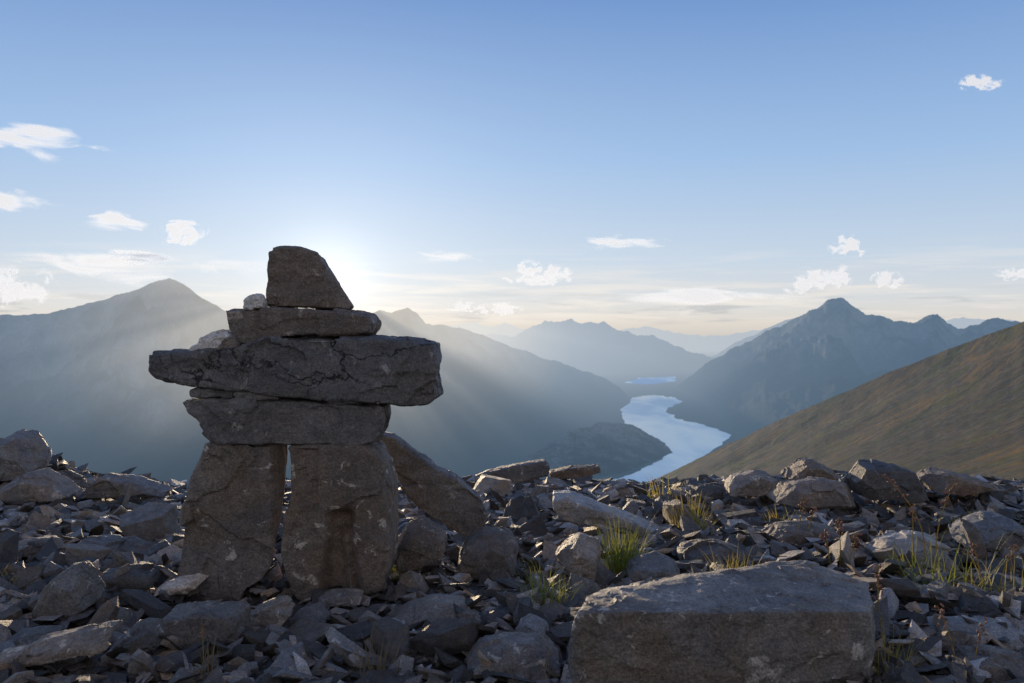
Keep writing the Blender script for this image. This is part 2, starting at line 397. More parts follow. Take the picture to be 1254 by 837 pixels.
# ---------------------------------------------------------------- clouds
def cloud_mat():
    m, g = newmat('cloud_vapour')
    a = g.n('ShaderNodeAttribute', attribute_name='thickness').outputs['Fac']
    al = g.mr(a, .02, 1.0, 0, .85, smooth=True)
    dense = g.mr(a, .55, 1.0, 0.0, .20, smooth=True)
    tr = g.n('ShaderNodeBsdfTranslucent', {0: c4(.53, .60, .72)}).outputs[0]
    di = g.n('ShaderNodeBsdfDiffuse', {0: c4(.85, .85, .87)}).outputs[0]
    s = g.n('ShaderNodeMixShader', {0: dense, 1: tr, 2: di}).outputs[0]
    t = g.n('ShaderNodeBsdfTransparent').outputs[0]
    out(g, g.n('ShaderNodeMixShader', {0: al, 1: t, 2: s}).outputs[0]); return m
MC = cloud_mat()
def cloud(px, py, w, h, kind, seed, label, dens=1.0, tilt=0.0, D=26000.):
    nx = 220; ny = max(40, int(220 * h / w * 1.6)); ny = min(ny, 130)
    V = []; A = []
    for i in range(nx):
        u = -1 + 2 * i / (nx - 1)
        for j in range(ny):
            v = -1 + 2 * j / (ny - 1)
            X = u * w * .78; Y = v * h * .95
            p = P(px + X, py - Y + tilt * X, D)
            if kind == 'puff':
                q = Vector((X / h * 1.2, Y / h * 1.8, seed))
                q += Vector((noise.noise(q * 1.7), noise.noise(q * 1.7 + Vector((5, 5, 5))), 0)) * .4
                nn = noise.fractal(q * 1.3, .95, 2.1, 5)
                base = 1 - (u * u) * 1.7 - (v * v * 1.4 if v > 0 else v * v * 3.0)
                a = base * .80 + nn * .95 - .08
            else:
                q = Vector((X / h * .28, Y / h * 1.6 + X / h * .12, seed))
                q += Vector((noise.noise(q * 1.3), noise.noise(q * 1.3 + Vector((5, 5, 5))), 0)) * .5
                nn = noise.fractal(q, .9, 2.1, 6)
                base = 1 - abs(u) ** 1.6 * 1.4 - abs(v) ** 1.3 * 1.4
                a = base * .70 + nn * .80 - .14
            e = min(1, (1 - abs(u)) * 2.2) * min(1, (1 - abs(v)) * 2.2)
            a = max(0, min(1, a * dens)) * e
            V.append(tuple(p)); A.append(a)
    me = grid_mesh('cloud', V, nx, ny)
    at = me.attributes.new('thickness', 'FLOAT', 'POINT'); at.data.foreach_set('value', A)
    bm = bmesh.new(); bm.from_mesh(me); lay = bm.verts.layers.float['thickness']
    bmesh.ops.delete(bm, geom=[f for f in bm.faces if max(v[lay] for v in f.verts) < .03], context='FACES')
    bmesh.ops.delete(bm, geom=[v for v in bm.verts if not v.link_faces], context='VERTS')
    bm.to_mesh(me); bm.free()
    tag(link('cloud', me, MC), label, 'cloud')
for a in [
    (48, 172, 160, 36, 'wisp', 1.0, 'bright white feathery cloud at the upper left edge of the sky', 1.7, .10),
    (18, 243, 100, 32, 'wisp', 2.0, 'white streaked cloud at the left edge above the small streak', 1.6, .10),
    (131, 272, 96, 22, 'wisp', 3.0, 'thin white streak cloud left of the round bright puff', 1.6, .06),
    (226, 287, 56, 26, 'puff', 4.0, 'small bright round puff cloud up left of the stone head', 1.5, .0),
    (168, 313, 80, 16, 'wisp', 5.0, 'small thin cloud just above the long band over the left peak', 1.3, .1),
    (22, 354, 88, 38, 'puff', 6.0, 'grey puffy cloud low at the left edge above the mountain', 1.5, .0),
    (160, 330, 350, 34, 'wisp', 7.0, 'long pale band of cloud stretching over the left peak', 1.2, .0),
    (555, 313, 110, 13, 'wisp', 8.0, 'faint thin cloud streak right of the stone head', .9, .0),
    (655, 337, 80, 23, 'puff', 9.0, 'white and grey puff cloud above the middle of the far ranges', 1.4, .0),
    (762, 296, 120, 13, 'wisp', 10.0, 'thin straight cloud streak above the lake valley', 1.2, -.02),
    (845, 368, 220, 30, 'wisp', 11.0, 'long grey flat cloud low over the far end of the valley', 1.3, -.04),
    (1000, 344, 84, 26, 'puff', 12.0, 'warm grey ragged puff above the right mountain summit', 1.2, -.1),
    (1038, 302, 40, 20, 'puff', 13.0, 'small round cloud highest above the right mountain summit', 1.4, .0),
    (1087, 344, 38, 18, 'puff', 14.0, 'small grey round cloud right of the ragged puff', 1.4, .0),
    (1200, 102, 52, 16, 'puff', 15.0, 'tiny lone white cloud high in the upper right sky', 1.1, .0),
    (566, 377, 36, 12, 'puff', 16.0, 'tiny grey cloud low beside the notched mountain ridge', 1.2, .0),
    (611, 380, 54, 13, 'puff', 17.0, 'small flat grey cloud low over the far blue peaks', 1.2, .0),
    (1240, 337, 46, 13, 'puff', 18.0, 'small flat cloud at the right edge of the sky', 1.2, .0)]:
    cloud(*a)
# ---------------------------------------------------------------- stones from outlines
def remesh(me, vox):
    o = bpy.data.objects.new('tmp', me); C.objects.link(o)
    md = o.modifiers.new('r', 'REMESH'); md.mode = 'VOXEL'; md.voxel_size = vox; md.use_smooth_shade = True
    md2 = o.modifiers.new('s', 'SMOOTH'); md2.factor = .35; md2.iterations = 1
    dg = bpy.context.evaluated_depsgraph_get(); dg.update()
    m2 = bpy.data.meshes.new_from_object(o.evaluated_get(dg))
    bpy.data.objects.remove(o)
    return m2
def chip(co, seed, K, dmax, extra=()):
    r = np.random.RandomState(int(seed * 100) % 100000)
    ext = co.max(0) - co.min(0); mn = ext.min()
    cen = (co.max(0) + co.min(0)) / 2
    for i in range(K):
        n = r.normal(size=3) / (ext ** .8); n /= np.linalg.norm(n)
        d = (co - cen) @ n
        h = d.max() - r.uniform(.1, 1) * dmax * mn
        co -= np.clip(d - h, 0, None)[:, None] * n
    for (n, frac) in extra:
        n = np.array(n, float); n /= np.linalg.norm(n)
        d = (co - cen) @ n; h = d.max() * frac
        co -= np.clip(d - h, 0, None)[:, None] * n
def roughen(me, seed, a=.010, strata=.004, freq=38., carve=None, k=1.0, K=16, dmax=.14, extra=(), aniso=1.6):
    n = len(me.vertices)
    co = np.empty(n * 3); me.vertices.foreach_get('co', co); co = co.reshape(-1, 3)
    chip(co, seed, K, dmax, extra)
    me.vertices.foreach_set('co', co.ravel()); me.update()
    no = np.empty(n * 3); me.vertex_normals.foreach_get('vector', no); no = no.reshape(-1, 3)
    o = Vector((seed * 3.1, seed * 1.7, seed * .9))
    nz = noise; vor = noise.voronoi; cv = noise.cell_vector
    f1 = 6.5 * k; f2 = 19 * k
    H5 = Vector((.5, .5, .5))
    for i in range(n):
        v = Vector(co[i]); q = v + o; q.z *= aniso
        j = Vector((nz.noise(q * 10 * k), nz.noise(q * 10 * k + o), nz.noise(q * 10 * k - o)))
        p1 = q * f1 + j * .22
        c1 = vor(p1)[1][0]; r1 = cv(c1 * 13.7) - H5
        d = a * ((p1 - c1).dot(r1) * 1.3 + r1.x * 1.2)
        p2 = q * f2 + j * .5
        c2 = vor(p2)[1][0]; r2 = cv(c2 * 17.1) - H5
        d += a * .5 * ((p2 - c2).dot(r2) * 1.6 + r2.y * .9)
        d += a * .3 * nz.fractal(q * 22 * k, .7, 2.2, 4)
        if strata:
            lz = v.z + .03 * nz.noise(q * 3) + .12 * v.x * math.sin(seed)
            d += strata * nz.cell(Vector((seed, 0.5, math.floor(lz * freq) + .5))) * (.5 + .5 * nz.noise(q * 8))
        if carve: d += carve(v)
        co[i] += no[i] * d
    me.vertices.foreach_set('co', co.ravel()); me.update()
def outline_stone(name, pts, Y, thick, mat, seed, slant=1.0, vox=.005, inset=.004, a=.010, strata=.003, parent=None, carve=None, backx=0.0, k=1.0, topback=0.0, K=10, dmax=.05, extra=(), aniso=1.6, sharp=None):
    W = [P(p[0], p[1], Y) for p in pts]
    xz = [(w.x, w.z) for w in W]
    n = len(xz)
    ar = sum(xz[i][0] * xz[(i + 1) % n][1] - xz[(i + 1) % n][0] * xz[i][1] for i in range(n))
    if ar < 0: xz.reverse()
    zb = min(q[1] for q in xz)
    def ins(d):
        r = []
        for i in range(n):
            p0 = Vector(xz[i - 1]); p1 = Vector(xz[i]); p2 = Vector(xz[(i + 1) % n])
            e1 = (p1 - p0).normalized(); e2 = (p2 - p1).normalized()
            nn = Vector((-(e1.y + e2.y), e1.x + e2.x))
            if nn.length < 1e-4: nn = Vector((-e1.y, e1.x))
            r.append(p1 + nn.normalized() * d)
        return r
    rings = [(Y - thick * .02, inset, slant), (Y + thick * .07, 0, .35 + .65 * slant), (Y + thick * .45, 0, 1.0), (Y + thick * .9, 0, 1.0), (Y + thick, inset, .96)]
    bm = bmesh.new(); rs = []
    for (yy, d, sf) in rings:
        rs.append([bm.verts.new((q[0] + backx * (yy - Y), yy, zb + (q[1] - zb) * sf + topback * (yy - Y))) for q in ins(d)])
    for r0, r1 in zip(rs[:-1], rs[1:]):
        for i in range(n): bm.faces.new((r0[i], r0[(i + 1) % n], r1[(i + 1) % n], r1[i]))
    bm.faces.new(rs[0][::-1]); bm.faces.new(rs[-1])
    bmesh.ops.triangulate(bm, faces=bm.faces[:])
    bmesh.ops.recalc_face_normals(bm, faces=bm.faces[:])
    me = bpy.data.meshes.new(name); bm.to_mesh(me); bm.free()
    m2 = remesh(me, vox)
    roughen(m2, seed, a, strata, carve=carve, k=k, K=K, dmax=dmax, extra=extra, aniso=aniso)
    if sharp: m2.set_sharp_from_angle(angle=R(sharp))
    m2.name = name
    cx = sum(q[0] for q in xz) / n; cen = Vector((cx, Y + thick / 2, zb))
    m2.transform(Matrix.Translation(-cen)); m2.materials.clear(); m2.materials.append(mat)
    if parent is not None: return link(name, m2, mat, parent, cen - parent.location)
    return link(name, m2, mat, None, cen)
def hull_stone(name, pts3, mat, seed, vox=.008, a=.01, strata=.004, k=1.0):
    bm = bmesh.new()
    for p in pts3: bm.verts.new(p)
    bmesh.ops.convex_hull(bm, input=bm.verts[:])
    bmesh.ops.delete(bm, geom=[v for v in bm.verts if not v.link_faces], context='VERTS')
    me = bpy.data.meshes.new(name); bm.to_mesh(me); bm.free()
    m2 = remesh(me, vox); roughen(m2, seed, a, strata, k=k, K=7, dmax=.06, aniso=1.2); m2.set_sharp_from_angle(angle=R(36)); m2.name = name
    cen = sum((Vector(p) for p in pts3), Vector()) / len(pts3); cen.z = min(p[2] for p in pts3)
    m2.transform(Matrix.Translation(-cen)); m2.materials.clear()
    return link(name, m2, mat, None, cen)
# ---- the stone figure
base = P(345, 728, 2.15)
fig = bpy.data.objects.new('inukshuk', None); C.objects.link(fig); fig.location = (base.x, 2.2, base.z)
tag(fig, 'dark stone figure stacked from flat slabs with two legs, long arms and a wedge head', 'stone figure')
SY = 2.10
outline_stone('head', [(326, 305), (338, 301), (367, 302), (387, 308), (401, 330), (416, 353), (430, 374), (427, 379), (380, 377), (322, 376), (326, 340)], SY + .03, .14, M_statue, 1, slant=.99, parent=fig, a=.006, strata=0, backx=-.12, K=5, dmax=.03, vox=.004, extra=[((.55, -.8, .3), .86)], sharp=38)
outline_stone('neck', [(273, 378), (300, 377), (330, 376), (400, 379), (452, 385), (457, 396), (454, 409), (410, 411), (350, 413), (322, 420), (286, 424), (278, 402)], SY, .18, M_statue, 2, slant=.985, parent=fig, a=.007, strata=.002, vox=.004, backx=-.08, sharp=38)
outline_stone('arms', [(181, 432), (210, 431), (245, 430), (285, 425), (330, 414), (370, 410), (420, 411), (470, 415), (500, 417), (531, 421), (533, 440), (531, 462), (537, 489), (524, 498), (500, 499), (465, 495), (420, 491), (380, 489), (340, 487), (300, 480), (262, 476), (225, 473), (190, 468), (180, 458)],
              SY - .02, .22, M_crack, 3, slant=.99, parent=fig, a=.009, strata=.002, vox=.0045, K=8, dmax=.04, aniso=1.0, sharp=38)
outline_stone('torso', [(221, 492), (235, 488), (280, 488), (330, 489), (400, 493), (472, 497), (474, 515), (469, 532), (460, 543), (438, 549), (400, 547), (360, 546), (310, 546), (265, 544), (252, 534), (240, 518), (229, 508)], SY - .01, .20, M_statue, 4, slant=.99, parent=fig, a=.008, strata=.002, vox=.0045, aniso=1.0, backx=-.08, sharp=38)
outline_stone('leg', [(253, 543), (275, 542), (310, 544), (347, 545), (349, 570), (346, 610), (340, 640), (335, 665), (334, 695), (322, 714), (300, 724), (288, 752), (255, 749), (230, 736), (213, 722), (218, 680), (226, 625), (237, 582), (246, 560)],
              SY, .18, M_leg, 5, slant=1.0, parent=fig, a=.009, inset=.004, strata=0, backx=-.245, extra=[((.80, -.60, .0), .86)], vox=.0045, aniso=.7, sharp=32, K=6, dmax=.03)
def carve(v):
    p = P(418, 660, SY)
    dx = (v.x - p.x); t = (v.z - p.z)
    if v.y > SY + .06: return 0
    w = .032 + max(0, -t) * .16
    g_ = math.exp(-(dx / w) ** 6) * (1 if t < .06 else math.exp(-((t - .06) / .015) ** 2))
    wd = math.exp(-((dx - .012 + t * .1) / .012) ** 2) * (.8 if t < .03 else 0)
    return -.042 * g_ + .030 * g_ * wd
outline_stone('leg', [(353, 547), (380, 546), (420, 545), (447, 548), (460, 556), (471, 570), (478, 600), (480, 650), (477, 697), (467, 722), (438, 733), (410, 740), (385, 746), (361, 734), (349, 706), (344, 675), (348, 640), (355, 605), (354, 575)],
              SY - .01, .18, M_leg, 6, slant=1.0, parent=fig, a=.009, inset=.004, strata=0, carve=carve, extra=[((.75, -.66, .02), .94), ((-.8, .6, 0), .60)], vox=.0045, aniso=.7, sharp=32, K=6, dmax=.03)
for nm, pts, Y, th, mt, sd in [
    ('shim_stone', [(297, 367), (305, 360), (317, 360), (324, 370), (322, 378), (299, 378)], SY + .0, .05, M_pale, 11),
    ('shim_stone', [(231, 428), (247, 413), (262, 407), (275, 405), (286, 411), (288, 426), (280, 431), (262, 433), (238, 434)], SY - .01, .07, M_pale, 12),
    ('shim_stone', [(266, 429), (275, 415), (284, 412), (291, 422), (290, 432), (268, 434)], SY - .02, .03, M_slab, 13),
    ('shim_stone', [(232, 478), (255, 474), (285, 478), (284, 487), (255, 489), (234, 486)], SY - .01, .08, M_statue, 14),
    ('shim_stone', [(286, 480), (310, 478), (342, 484), (341, 491), (300, 492), (286, 490)], SY - .015, .08, M_slab, 15),
    ('shim_stone', [(400, 486), (425, 487), (440, 491), (438, 496), (410, 497), (398, 493)], SY - .01, .08, M_statue, 16)]:
    outline_stone(nm, pts, Y, th, mt, sd, slant=.9, vox=.003, inset=.002, a=.005, strata=0, parent=fig, k=2.2, sharp=34)
# ---- individually recognisable rocks of the ridge
hero = []
def rock(label, pts, base_py, th, mat=None, slant=.72, dy=0.0, vox=None, cat='rock', name='rock', a=.008, topback=.0, plain=False):
    cx = sum(p[0] for p in pts) / len(pts)
    Y = groundY(cx, base_py) + dy
    Wm = (max(p[0] for p in pts) - min(p[0] for p in pts)) / F * Y
    s = 30 + len(hero) * 1.37
    r = random.Random(s)
    nx_ = r.uniform(-.8, .8)
    ex = [] if plain else [((nx_, -.5, .9), .76), ((-nx_, -.9, .35), .80), ((r.choice((-1, 1)), -.5, .5), .74), ((-nx_ * 1.4, -.1, .8), .82)]
    o = outline_stone(name, pts, Y, th, mat or M_rock, s, slant=slant, vox=vox or max(.004, Wm / 80), inset=Wm * .006, a=min(a, Wm * .034), strata=0 if not plain else .002, k=max(.8, min(2.2, .22 / Wm)), topback=topback,
                      K=6 if plain else 12, dmax=.04 if plain else .20, extra=ex, sharp=30, aniso=1.3)
    tag(o, label, cat)
    hero.append((o.location.x, Y + th / 2, max(Wm, th) * .5))
    return o
rock('long thin dark slab leaning against the back of the right stone leg', [(444, 538), (462, 532), (480, 534), (502, 551), (527, 569), (562, 588), (586, 610), (596, 632), (594, 654), (574, 659), (550, 645), (524, 628), (502, 607), (482, 585), (460, 556)], 690, .06, M_statue, slant=.98, dy=-.04, name='leaning_slab', cat='slab', a=.009, plain=True)
rock('brown angular block right behind the right stone leg', [(484, 660), (493, 643), (512, 632), (528, 642), (545, 664), (542, 683), (520, 696), (490, 701), (482, 688)], 702, .10, M_leg, dy=-.10, name='block_rock')
rock('dark flat slab propped on the skyline right of the figure', [(581, 585), (600, 578), (630, 571), (668, 566), (673, 574), (671, 583), (640, 589), (600, 596), (583, 595)], 604, .10, M_statue, slant=.99, name='flat_slab', cat='slab', plain=True, a=.006)
rock('short flat slab on the skyline next to the propped dark slab', [(674, 580), (700, 574), (735, 571), (736, 580), (710, 586), (676, 589)], 602, .10, M_statue, slant=.99, name='flat_slab', cat='slab', plain=True, a=.006)
rock('long grey slab sloping down to the right in the middle rubble', [(679, 610), (700, 611), (740, 625), (780, 641), (812, 656), (813, 667), (780, 666), (735, 650), (690, 634), (680, 624)], 668, .16, slant=.95, name='sloping_slab', cat='slab', plain=True)
rock('grey angular boulder between the leaning slab and the upright grass', [(556, 684), (572, 663), (600, 654), (625, 663), (636, 682), (630, 705), (600, 714), (568, 711)], 712, .14, M_rock, slant=.75)
rock('squarish warm grey block just left of the upright grass tuft', [(678, 692), (686, 670), (714, 664), (738, 671), (740, 692), (730, 712), (700, 719), (680, 714)], 718, .12, M_slab, slant=.75)
rock('small tilted grey rock right of the upright grass tuft', [(772, 708), (785, 692), (812, 686), (838, 700), (836, 714), (800, 718), (776, 716)], 718, .12)
rock('dark flat topped rock in the middle right rubble', [(838, 690), (850, 678), (885, 673), (915, 680), (912, 692), (870, 697), (842, 697)], 700, .14)
rock('broad dark boulder on the right skyline under the pale rock', [(953, 618), (962, 602), (985, 594), (1020, 591), (1055, 600), (1062, 615), (1058, 624), (1010, 628), (965, 626)], 640, .20, slant=.88)
rock('pale warm lit rock perched on the right skyline', [(968, 586), (984, 568), (1003, 566), (1028, 580), (1042, 591), (1020, 597), (980, 597)], 618, .16, M_slab, slant=.88)
rock('large dark angular boulder on the right skyline', [(1052, 592), (1066, 573), (1095, 569), (1125, 579), (1150, 597), (1150, 611), (1110, 616), (1062, 612)], 634, .20, slant=.88)
rock('dark wedge boulder at the far right of the skyline', [(1143, 592), (1160, 578), (1195, 582), (1228, 597), (1233, 606), (1190, 610), (1150, 604)], 628, .20, slant=.88)
rock('light grey tilted rock at the left end of the right skyline rocks', [(893, 600), (905, 588), (930, 579), (952, 582), (966, 594), (958, 606), (920, 609), (896, 608)], 624, .16, M_slab, slant=.85)
rock('small flat rock on the skyline beside the small yellow grass', [(846, 608), (860, 600), (885, 597), (895, 604), (890, 611), (855, 613)], 622, .14)
rock('small upright rock between the dark skyline boulders', [(1052, 588), (1058, 566), (1068, 562), (1078, 578), (1080, 598), (1058, 600)], 628, .1)
rock('tall dark boulder at the far left edge of the ridge', [(-40, 580), (-30, 542), (-5, 531), (12, 532), (24, 549), (34, 573), (32, 586), (0, 592), (-40, 588)], 612, .24, slant=.92)
rock('dark flat shard below the tall boulder at the left edge', [(-20, 608), (0, 594), (14, 583), (38, 580), (62, 594), (80, 608), (66, 613), (20, 616), (-20, 614)], 628, .16, M_rock)
rock('wide dark pyramid shaped rock left of the figure on the skyline', [(83, 608), (95, 596), (120, 582), (152, 589), (182, 600), (198, 606), (192, 611), (140, 613), (90, 611)], 624, .16, slant=.85)
rock('dark slab edge rising behind the flat left shard', [(40, 592), (60, 579), (85, 594), (90, 602), (60, 605), (42, 600)], 616, .16)
rock('big faceted brown block at the left edge of the foreground', [(16, 752), (30, 728), (56, 700), (72, 695), (86, 712), (104, 745), (100, 763), (60, 768), (22, 764)], 768, .12, M_leg, slant=.78)
rock('long low flat rock between the left block and the left leg', [(96, 722), (110, 709), (150, 702), (180, 707), (184, 717), (150, 726), (100, 727)], 734, .10, plain=True)
rock('pale flat stone touching the foot of the left leg', [(183, 727), (200, 719), (242, 712), (248, 717), (230, 725), (205, 731), (186, 732)], 746, .08, M_pale, slant=.8, name='flat_stone', cat='stone')
rock('dark square block in the shadow below the left leg', [(188, 770), (196, 760), (235, 753), (285, 752), (292, 759), (288, 786), (250, 798), (200, 800), (190, 792)], 804, .10, M_statue, slant=.93, plain=True)
rock('light brown flat stone tilted below the gap between the legs', [(282, 778), (300, 756), (325, 742), (350, 739), (357, 747), (340, 768), (315, 782), (290, 785)], 788, .05, M_slab, slant=.75, name='flat_stone', cat='stone')
rock('small dark stone wedged under the right leg', [(380, 742), (395, 732), (425, 728), (442, 733), (440, 742), (410, 747), (385, 745)], 752, .07)
rock('grey stone beside the light brown flat stone', [(347, 776), (354, 759), (380, 751), (400, 758), (392, 772), (370, 781)], 784, .08)
rock('wide flat pale grey slab in the middle foreground', [(478, 766), (495, 752), (530, 746), (565, 750), (575, 760), (550, 770), (500, 774)], 780, .12, M_slab, slant=.35, name='flat_slab', cat='slab', plain=True)
rock('grey flat rock lying at the bottom middle edge', [(570, 825), (585, 808), (620, 801), (665, 802), (686, 813), (684, 827), (640, 835), (580, 835)], 842, .12, M_slab, slant=.45, plain=True)
rock('triangular grey rock above the flat bottom middle rock', [(630, 788), (640, 766), (655, 760), (672, 775), (676, 793), (650, 798), (632, 797)], 802, .07)
rock('brown lit rock low down between the left blocks', [(133, 800), (142, 780), (165, 770), (188, 775), (192, 795), (180, 812), (150, 815)], 818, .09, M_leg)
rock('layered long slab at the bottom left corner', [(-20, 812), (20, 798), (70, 785), (128, 774), (132, 782), (100, 795), (40, 812), (-20, 826)], 840, .08, M_slab, slant=.6, name='layered_slab', cat='slab', plain=True)
rock('dark rock resting left of the layered corner slab', [(-20, 800), (0, 786), (35, 778), (60, 783), (50, 793), (10, 802), (-20, 806)], 808, .08)
rock('flat grey rock behind the lower left block', [(62, 686), (78, 671), (105, 663), (132, 671), (146, 682), (136, 688), (90, 690)], 698, .12, M_rock)
rock('low dark rock beside the left leg of the figure', [(165, 690), (178, 674), (194, 667), (204, 674), (204, 690), (190, 695), (170, 695)], 700, .08)
rock('grey rock at the left edge above the big faceted block', [(-15, 686), (5, 672), (30, 665), (48, 675), (50, 684), (20, 689), (-15, 689)], 696, .14)
rock('dark slab in the right middle distance below the broad boulder', [(948, 662), (965, 651), (1000, 647), (1030, 655), (1028, 665), (985, 670), (950, 668)], 676, .14, plain=True)
rock('flat dark rock right of the red seed heads', [(1080, 686), (1095, 669), (1130, 660), (1165, 666), (1172, 678), (1140, 686), (1090, 688)], 696, .14)
rock('large dark rock at the right edge below the skyline', [(1185, 668), (1200, 652), (1235, 641), (1270, 645), (1280, 665), (1260, 678), (1200, 679)], 686, .18)
rock('flat grey slab at the right edge in the lower foreground', [(1120, 793), (1140, 782), (1190, 776), (1250, 780), (1280, 790), (1270, 800), (1180, 803), (1125, 799)], 810, .12, M_slab, slant=.45, name='flat_slab', cat='slab', plain=True)
rock('low grey rock at the bottom right corner', [(1180, 840), (1195, 820), (1235, 813), (1275, 818), (1285, 844), (1180, 848)], 850, .10, M_rock)
rock('dark rock just right of the big front slab', [(1074, 788), (1082, 773), (1100, 767), (1122, 778), (1120, 790), (1094, 794)], 800, .08)
# big slab in front on the right
o = hull_stone('boulder', [P(706, 750, 1.43), P(718, 728, 1.52), P(739, 720, 1.62), P(975, 686, 1.72), P(1001, 688, 1.74), P(1062, 713, 1.66), P(1070, 737, 1.52), P(1064, 750, 1.45),
                           P(697, 790, 1.45), P(710, 870, 1.45), P(1054, 870, 1.46), P(1070, 800, 1.48),
                           P(700, 830, 1.62), P(1068, 830, 1.70), P(1036, 800, 1.75), P(722, 790, 1.68)], M_slab, 77, vox=.0042, a=.006, strata=.002)
tag(o, 'biggest pale topped rectangular boulder in the right foreground', 'boulder')
hero.append((o.location.x - .12, 1.58, .17)); hero.append((o.location.x + .12, 1.58, .17)); hero.append((o.location.x, 1.55, .2))
# ---------------------------------------------------------------- plants data first, rocks keep clear of them
TUFTS = [
('upright bright green grass tuft in the middle foreground', 760, 702, 68, 170, .055, 'g', 1, .28),
('low spreading green tuft below the squarish warm block', 668, 744, 48, 140, .06, 'g', 2, .6),
('yellow green tuft behind the long sloping slab', 843, 657, 46, 100, .08, 'y', 3, .5),
('small pale tuft on the dark flat topped rock', 893, 714, 42, 90, .06, 'y', 4, .7),
('small green tuft between the right leg and brown block', 490, 710, 34, 80, .045, 'g', 5, .8),
('small yellow tuft on the skyline by the lake', 810, 617, 28, 60, .10, 'y', 6, .6),
('small yellow tuft below the pale skyline rock', 950, 646, 28, 60, .10, 'y', 7, .7),
('tall sprawling green clump at the right side', 1150, 724, 80, 95, .12, 'g', 8, .8),
('dry arching clump at the right edge', 1225, 734, 68, 60, .12, 'y', 9, .9),
('sparse green tuft left of the sprawling clump', 1108, 707, 46, 45, .07, 'g', 10, .8),
('tiny yellow green tuft by the big faceted block', 30, 718, 20, 70, .07, 'y', 11, .9),
('dry brown tuft at the bottom edge below the right leg', 468, 842, 58, 70, .05, 'd', 12, .5),
('dry brown wisps at the bottom edge left of centre', 262, 845, 74, 18, .03, 'd', 13, .25),
('dry brown wisps at the bottom edge left of the front boulder', 640, 858, 50, 30, .06, 'd', 14, .5),
('dry grass clump by the right corner of the front boulder', 1080, 842, 54, 60, .04, 'y', 15, .4),
('thin yellow tuft at the foot of the wedge boulder', 1170, 653, 32, 60, .09, 'y', 16, .6)]
TP = []
for t in TUFTS:
    Yt = groundY(t[1], min(t[2], 836)); TP.append((P(t[1], t[2], Yt).x, Yt - .03, .045))
# ---------------------------------------------------------------- generic rocks
def rock_mesh(seed, flat, cuts=3, amp=.013, bevel=.006):
    r = random.Random(seed)
    bm = bmesh.new()
    ns = r.choice((3, 4, 4, 5, 5)); el = r.uniform(.42, .85)
    a0 = r.uniform(0, 6.28)
    tx, ty = r.uniform(-.45, .45), r.uniform(-.45, .45)
    for lvl, sc in ((-1, r.uniform(.75, 1)), (0, 1.0), (1, r.uniform(.6, .95))):
        if lvl == 0 and r.random() < .6: continue
        ox, oy = r.uniform(-.06, .06), r.uniform(-.06, .06)
        for i in range(ns):
            a_ = a0 + (i + r.uniform(-.3, .3)) / ns * 6.283
            rr = .5 * sc * r.uniform(.78, 1.15)
            x = math.cos(a_) * rr + ox; y = math.sin(a_) * rr * el + oy
            bm.verts.new((x, y, .5 * flat * lvl + (x * tx + y * ty) * (.5 if lvl == 1 else -.15) * min(1, flat * 2)))
    bmesh.ops.convex_hull(bm, input=bm.verts[:])
    bmesh.ops.delete(bm, geom=[v for v in bm.verts if not v.link_faces], context='VERTS')
    if bevel:
        bmesh.ops.dissolve_limit(bm, angle_limit=R(7), verts=bm.verts[:], edges=bm.edges[:])
        bmesh.ops.bevel(bm, geom=bm.edges[:], offset=bevel, segments=1, affect='EDGES', clamp_overlap=True)
    bmesh.ops.triangulate(bm, faces=bm.faces[:])
    if cuts:
        for _ in range(2):
            le = [e for e in bm.edges if e.calc_length() > .16]
            if le: bmesh.ops.subdivide_edges(bm, edges=le, cuts=1)
            bmesh.ops.triangulate(bm, faces=bm.faces[:])
        bmesh.ops.subdivide_edges(bm, edges=[e for e in bm.edges if e.calc_length() > .04], cuts=1)
        bmesh.ops.triangulate(bm, faces=bm.faces[:])
        bm.normal_update()
        o = Vector((seed * 1.3, seed * .7, 0))
        for v in bm.verts:
            q = v.co + o
            c1 = noise.voronoi(q * 4)[1][0]; r1 = noise.cell_vector(c1 * 13.7) - Vector((.5, .5, .5))
            d = amp * .8 * noise.fractal(q * 6, .8, 2.1, 4) + amp * 1.6 * ((q * 4 - c1).dot(r1) * 1.5 + r1.x)
            v.co += v.normal * d
    me = bpy.data.meshes.new('loose_rock'); bm.to_mesh(me); bm.free()
    me.polygons.foreach_set('use_smooth', [True] * len(me.polygons))
    me.set_sharp_from_angle(angle=R(20))
    me.materials.append(M_rock)
    return me
flats = [rock_mesh(100 + i, .09 + .035 * (i % 4)) for i in range(20)]
blocks = [rock_mesh(200 + i, .32 + .1 * (i % 3)) for i in range(12)]
placed = []
rng = random.Random(21)
FIG = [(-.47, 2.2, .11), (-.64, 2.2, .12), (-.55, 2.1, .16), (-.75, 2.12, .1), (-.38, 2.12, .1)]
cnt = 0; tries = 0
LIM = 252
